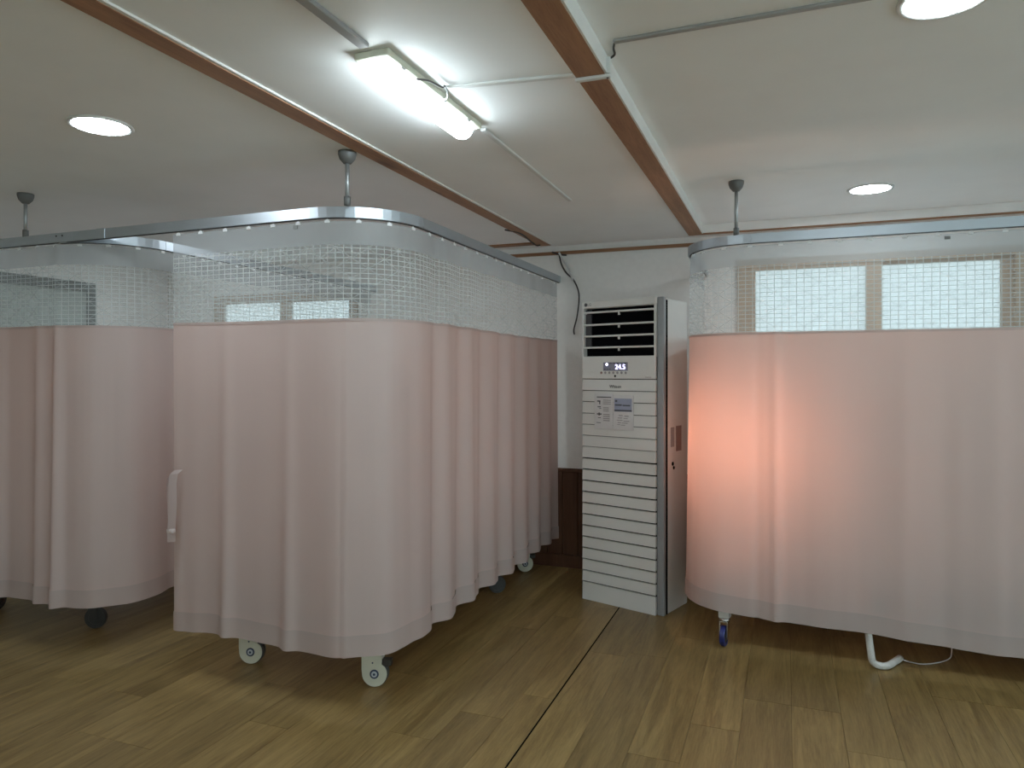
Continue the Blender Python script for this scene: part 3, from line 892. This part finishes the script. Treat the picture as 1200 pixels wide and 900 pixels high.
# stickers on the front
def sticker(name, label, px0, px1, py0, py1):
    o = obj(name, box(u(px0), u(px1), -0.0016, -0.0004, dz0(py1), dz0(py0)), MT['sheet'])
    o.location = ac.location; o.rotation_euler.z = ang
    return tag(o, label, 'sticker')
s1 = sticker('notice_sticker', 'small printed instruction sheet stuck on the air conditioner, left of the blue label', 701, 724, 461.5, 504)
def marks(parent, rects, m, nm='print'):
    bm = bmesh.new()
    for x0, x1, y0, y1 in rects: add_box(bm, u(x0), u(x1), -0.0022, -0.0014, dz0(y1), dz0(y0))
    return obj(nm, bm, m, parent)
marks(s1, [(704, 722, 465.4, 466.6), (704.5, 708.5, 470, 471.6), (707, 708.3, 471.6, 474.5), (705, 709, 477, 478.2), (707, 709.5, 479.3, 480), (704, 710, 485.5, 487), (706, 708, 484.6, 488), (705.5, 709, 490.2, 491), (703.5, 709, 496.3, 497)], MT['print'])
marks(s1, [(712, 721.5, 469 + 2.2 * k, 470 + 2.2 * k) for k in range(3)] + [(712, 719, 478 + 2 * k, 479 + 2 * k) for k in range(3)] + [(712, 720, 486 + 2.4 * k, 487.2 + 2.4 * k) for k in range(4)], MT['print_grey'])
s2 = sticker('energy_label', 'printed label with a blue-grey panel stuck on the air conditioner front', 724.4, 749, 463, 504)
marks(s2, [(726, 747, 467, 482.5)], MT['print_blue'], 'blue_panel')
bm = bmesh.new()
for x0, x1, y0, y1 in [(727, 729.5, 469, 471.2), (726.6, 735, 474, 475.6), (736, 745, 474.4, 475.9), (726, 747, 480.3, 482.0)]:
    add_box(bm, u(x0), u(x1), -0.0028, -0.002, dz0(y1), dz0(y0))
obj('print', bm, MT['print'], s2)
marks(s2, [(731, 736, 486.5, 487.5), (738, 743, 487, 488), (730, 735.5, 489.5, 490.5), (737, 742, 490, 490.9), (729, 736, 492.2, 493.1), (737, 744, 493, 493.9), (730, 734, 495, 496), (735, 742, 495.3, 496.2), (729.5, 733, 497.4, 498.2), (734, 739, 497.8, 498.6)], MT['print_grey'])
# side panel: rating plate, valve openings
sy = lambda f: 0.07 + f
bm = box(AW - 0.0105, AW - 0.0085, 0.175, 0.245, 0.94, 1.09); obj('rating_plate', bm, MT['paper_tag'], ac)
bm = box(AW - 0.0105, AW - 0.0085, 0.105, 0.150, 0.97, 1.085); obj('rating_plate', bm, MT['print_grey'], ac)
for yy, zz, r in ((0.13, 0.87, 0.012), (0.145, 0.845, 0.010)):
    bm = bmesh.new(); disc(bm, Matrix.Translation((AW - 0.009, yy, zz)) @ Matrix.Rotation(PI / 2, 4, 'Y'), r, 0.004, 14); obj('valve_hole', bm, MT['black'], ac)

# ------------------------------------------------------------------ ceiling lights
def downlight(x, y, z, label, group=None):
    t = thing('ceiling_downlight', label, 'ceiling light', (x, y, z), 0, group)
    bm = bmesh.new(); lathe(bm, [(0.094, -0.001), (0.096, -0.006), (0.108, -0.007), (0.112, -0.003), (0.112, 0), (0.094, 0)], 40)
    obj('rim', bm, MT['white_plastic'], t, True)
    bm = bmesh.new(); lathe(bm, [(0, -0.0055), (0.080, -0.0055), (0.0945, -0.004), (0.0945, -0.0005), (0, -0.0005)], 40)
    obj('diffuser', bm, MT['led_disc'], t)
p = gp(118, 147, ZC); downlight(p.x, p.y, ZC, 'round LED downlight left of the brown beams, above the left curtains')
p2 = gp(1020, 221, ZC2); downlight(p2.x, p2.y, ZC2, 'round LED downlight above the right cubicle near the window')
p3 = gp(1108, -3, ZC2); downlight(p3.x, p3.y, ZC2, 'round LED downlight cut by the top right edge of the picture')
p4 = gp(168, 285, ZC); downlight(p4.x, p4.y, ZC, 'round LED downlight inside the far left cubicle, glimpsed under its corner rail')
downlight(p.x, 3.47, ZC, 'unseen round LED downlight added inside the centre cubicle above the bed')  # added lamp for more light in the cubicle, tucked behind the rail
for (x, y, z, l) in ((p.x, 0.0, ZC, 'round LED downlight behind the camera in the left ceiling field'),
                     (p3.x, 0.05, ZC2, 'round LED downlight behind the camera in the right ceiling panel'),
                     (2.75, 2.0, ZC2, 'round LED downlight far right near the side wall'),
                     (p.x, -1.5, ZC, 'round LED downlight by the rear wall on the left'),
                     (p3.x, -1.6, ZC2, 'round LED downlight by the rear wall on the right')):
    downlight(x, y, z, l)

# LED batten
E0, E1 = gp(438, 74, ZC - 0.03), gp(546, 154, ZC - 0.03)
lx = (E0.x + E1.x) / 2
lt = thing('tube_light', 'bright white LED batten light on the ceiling between the two beams', 'ceiling light', (lx, (E0.y + E1.y) / 2, ZC))
HL = (E1.y - E0.y) / 2
obj('base_plate', box(-0.058, 0.058, -HL - 0.02, HL + 0.02, -0.022, 0.0, 0.006, 2), MT['cream'], lt)
bm = bmesh.new()
sec = []
for k in range(13):
    a = PI + PI * k / 12; sec.append((0.042 * math.cos(a), -0.022 + 0.046 * math.sin(a)))
rings = []
for yy, s in ((-HL, 0.55), (-HL + 0.012, 0.88), (-HL + 0.035, 1.0), (HL - 0.035, 1.0), (HL - 0.012, 0.88), (HL, 0.55)):
    rings.append([bm.verts.new((x * s, yy, -0.0225 + (z + 0.022) * s)) for x, z in sec])
for Aa, Bb in zip(rings, rings[1:]):
    for k in range(12): bm.faces.new((Aa[k], Aa[k + 1], Bb[k + 1], Bb[k]))
bm.faces.new(rings[0]); bm.faces.new(rings[-1])
obj('diffuser', bm, MT['led_tube'], lt, True)
for yy in (-HL + 0.06, 0.02, HL - 0.10):
    obj('clip', box(0.044, 0.056, yy, yy + 0.025, -0.028, -0.018, 0.003, 1), MT['white_plastic'], lt)
obj('end_cap', box(-0.02, 0.02, HL + 0.02, HL + 0.045, -0.02, 0.0, 0.004, 1), MT['white_plastic'], lt)

# ------------------------------------------------------------------ cables and raceways on the ceiling
def duct(name, label, a, b, w, h, m, z):
    a, b = Vector(a), Vector(b)
    d = b - a; l = Vector((d.x, d.y, 0)).length
    o = obj(name, box(0, l, -w / 2, w / 2, -h, 0, 0.0025, 1), m)
    o.location = (a.x, a.y, z); o.rotation_euler.z = math.atan2(d.y, d.x)
    return tag(o, label, 'cable duct')
a = gp(355, -4, ZC); b = gp(427, 51, ZC)
duct('cable_duct', 'grey ceiling cable duct ending at the front of the tube light', (b.x, -0.6, 0), b, 0.032, 0.014, MT['grey_duct'], ZC)
a = gp(566, 150, ZC); b = gp(668, 234, ZC)
duct('cable_duct', 'thin white ceiling duct running from the tube light toward the back wall', a, b, 0.022, 0.010, MT['white_plastic'], ZC)
a = gp(524, 101, ZC); b = gp(672, 87, ZC); b = Vector((BX2[0] - 0.001, b.y, 0))
duct('cable_duct', 'white duct crossing the ceiling from the tube light to the wide brown beam', a, b, 0.020, 0.009, MT['white_plastic'], ZC)
c0 = Vector((BX2[0] - 0.004, b.y, 0)); c1 = Vector((BX2[1] + 0.018, b.y + 0.002, 0))
o = duct('cable_duct', 'short white duct crossing under the wide brown beam and turning up its side', c0, c1, 0.020, 0.010, MT['white_plastic'], ZB - 0.006)
obj('upright_duct', box(c1.x - c0.x - 0.012, c1.x - c0.x - 0.0005, -0.011, 0.011, 0.0005, 0.050), MT['white_plastic'], o)
bm = bmesh.new(); disc(bm, Matrix.Translation((c1.x - c0.x - 0.010, 0.0, -0.0103)), 0.004, 0.002, 12); obj('screw', bm, MT['dark'], o)
d0 = gp(719, 47, ZC2); d1 = gp(990, 0, ZC2); dd = (d1 - d0)
duct('cable_duct', 'grey duct crossing the right ceiling panel from the wide brown beam', d0, d0 + dd * 2.4, 0.020, 0.009, MT['grey_duct'], ZC2)
def cable(name, label, pts, r, m, n=8):
    # smooth the control points with a Catmull-Rom spline
    P = [Vector(p) for p in pts]; P = [P[0] * 2 - P[1]] + P + [P[-1] * 2 - P[-2]]
    out = []
    for i in range(1, len(P) - 2):
        for k in range(8):
            t = k / 8
            out.append(0.5 * ((2 * P[i]) + (P[i + 1] - P[i - 1]) * t + (2 * P[i - 1] - 5 * P[i] + 4 * P[i + 1] - P[i + 2]) * t * t + (3 * P[i] - P[i - 1] - 3 * P[i + 1] + P[i + 2]) * t ** 3))
    out.append(P[-2])
    o = obj(name, tube(out, r, n), m, None, True)
    return tag(o, label, 'cable') if label else o
cable('ceiling_cable', 'short black cable joining the beam duct to the right ceiling duct', [(c1.x - 0.006, c1.y, ZC2 - 0.014), (c1.x + 0.012, c1.y - 0.004, ZC2 - 0.005), ((c1.x + d0.x) / 2 + 0.004, (c1.y + d0.y) / 2, ZC2 - 0.004), (d0.x + 0.004, d0.y, ZC2 - 0.004)], 0.0035, MT['cable_dark'])
q0 = gp(488, 95, ZC - 0.02); q1 = gp(521, 100, ZC - 0.008); q2 = gp(512, 115, ZC - 0.02)
cable('lamp_cable', 'thin dark supply cable looping at the side of the tube light', [(lx + 0.05, q0.y - 0.02, ZC - 0.024), (lx + 0.075, q0.y + 0.01, ZC - 0.02), (q1.x - 0.01, q1.y, ZC - 0.012), (q1.x, q1.y, ZC - 0.009)], 0.003, MT['cable_dark'])
cable('lamp_cable', 'thin grey supply cable dropping from the white duct to the tube light clip', [(q1.x, q1.y + 0.006, ZC - 0.008), (q1.x - 0.004, q1.y + 0.03, ZC - 0.02), (q1.x - 0.02, q1.y + 0.055, ZC - 0.028), (lx + 0.05, q1.y + 0.06, ZC - 0.026)], 0.003, MT['grey_duct'])

# wall cables by the end of the centre curtain
yw = Y1 - 0.022
def wallp(px, py, y=yw):
    k = (px - 600) / F_PX; Z = y / (k * SA + CA)
    return Vector(((k * CA - SA) * Z, y, CAM_H - (py - HORIZON) / F_PX * Z))
cable('wall_cable', 'dark cable hanging down the back wall between the centre curtain and air conditioner',
      [wallp(655, 297), wallp(658, 310), wallp(664, 320), wallp(672, 328), wallp(677.5, 340), wallp(678.5, 352), wallp(676, 372), wallp(672.5, 386), wallp(673, 392)], 0.0055, MT['cable_dark'])
cable('wall_cable', 'pale cable slanting from the wall trim down to the end of the curtain track',
      [wallp(655, 296, yw - 0.012), wallp(660, 305, yw - 0.012), wallp(667, 316, yw - 0.012), wallp(671, 329, yw - 0.012)], 0.007, MT['cable_white'])
cable('ceiling_cable', 'thin dark cable lying along the wall trim near the end of the narrow beam',
      [wallp(647, 295.5, yw - 0.004), wallp(655, 298, yw - 0.006), wallp(664, 299, yw - 0.004)], 0.006, MT['cable_dark'])
e0 = gp(611, 278, ZC)
cable('ceiling_cable', 'short cable coming off the end of the narrow brown beam', [(e0.x, e0.y - 0.3, ZC - 0.006), (e0.x + 0.06, e0.y - 0.18, ZC - 0.012), (-1.66, 4.74, ZB - 0.006), (-1.63, 4.77, ZB - 0.006)], 0.005, MT['cable_dark'])

# sleeved hose and cord under the right curtain
h0 = gp(1025, 781, 0.012); h1 = gp(1055, 772, 0.012)
hose = cable('sleeved_hose', None, [(h0.x - 0.035, h0.y + 0.02, 0.40), (h0.x - 0.030, h0.y + 0.01, 0.22), (h0.x - 0.018, h0.y, 0.09), (h0.x - 0.008, h0.y, 0.035), (h0.x + 0.02, h0.y + 0.005, 0.018), (h0.x + 0.06, h0.y + 0.02, 0.018), (h1.x, h1.y, 0.016)], 0.016, MT['foil'], 12)
tag(hose, 'white sleeved hose bending on the floor under the right curtain', 'hose')
g1 = gp(1085, 778, 0.005); g2 = gp(1110, 773, 0.005)
cd = cable('cord', None, [(h1.x - 0.01, h1.y, 0.014), (h1.x + 0.04, h1.y - 0.01, 0.006), (g1.x, g1.y, 0.004), (g2.x, g2.y, 0.004), (g2.x + 0.03, g2.y + 0.06, 0.03), (g2.x + 0.04, g2.y + 0.10, 0.16), (g2.x + 0.04, g2.y + 0.12, 0.41)], 0.0028, MT['cable_white'])
cd.parent = hose

# heat lamp glowing behind the right curtain
hx, hy, hz = -0.21, 4.20, 1.06
hl = thing('heat_lamp', 'heat lamp whose warm glow shows through the right curtain', 'heat lamp', (-0.05, 4.70, 0))
L0 = hl.location
bm = bmesh.new(); lathe(bm, [(0, 0), (0.14, 0), (0.14, 0.02), (0.04, 0.035), (0, 0.035)], 28); obj('base', bm, MT['bed_white'], hl)
obj('pole', tube([(0, 0, 0.03), (0, 0, 1.0), (0, -0.02, 1.15), (-0.03, -0.25, 1.22), (hx - L0.x, hy - L0.y + 0.13, hz + 0.02)], 0.011, 12), MT['chrome'], hl, True)
dirv = Vector((-0.12, -1, -0.06)).normalized()
Mh = Matrix.Translation((hx - L0.x, hy - L0.y, hz)) @ dirv.to_track_quat('Z', 'Y').to_matrix().to_4x4()
bm = bmesh.new(); lathe(bm, [(0.02, -0.14), (0.035, -0.12), (0.07, -0.05), (0.10, 0.02), (0.097, 0.02), (0.066, -0.05), (0.03, -0.115), (0, -0.115)], 28, Mh); obj('shade', bm, MT['bed_white'], hl, True)
bm = bmesh.new(); lathe(bm, [(0, -0.112), (0.02, -0.10), (0.045, -0.05), (0.055, -0.02), (0.045, 0.01), (0, 0.022)], 20, Mh); obj('bulb', bm, MT['heat'], hl, True)
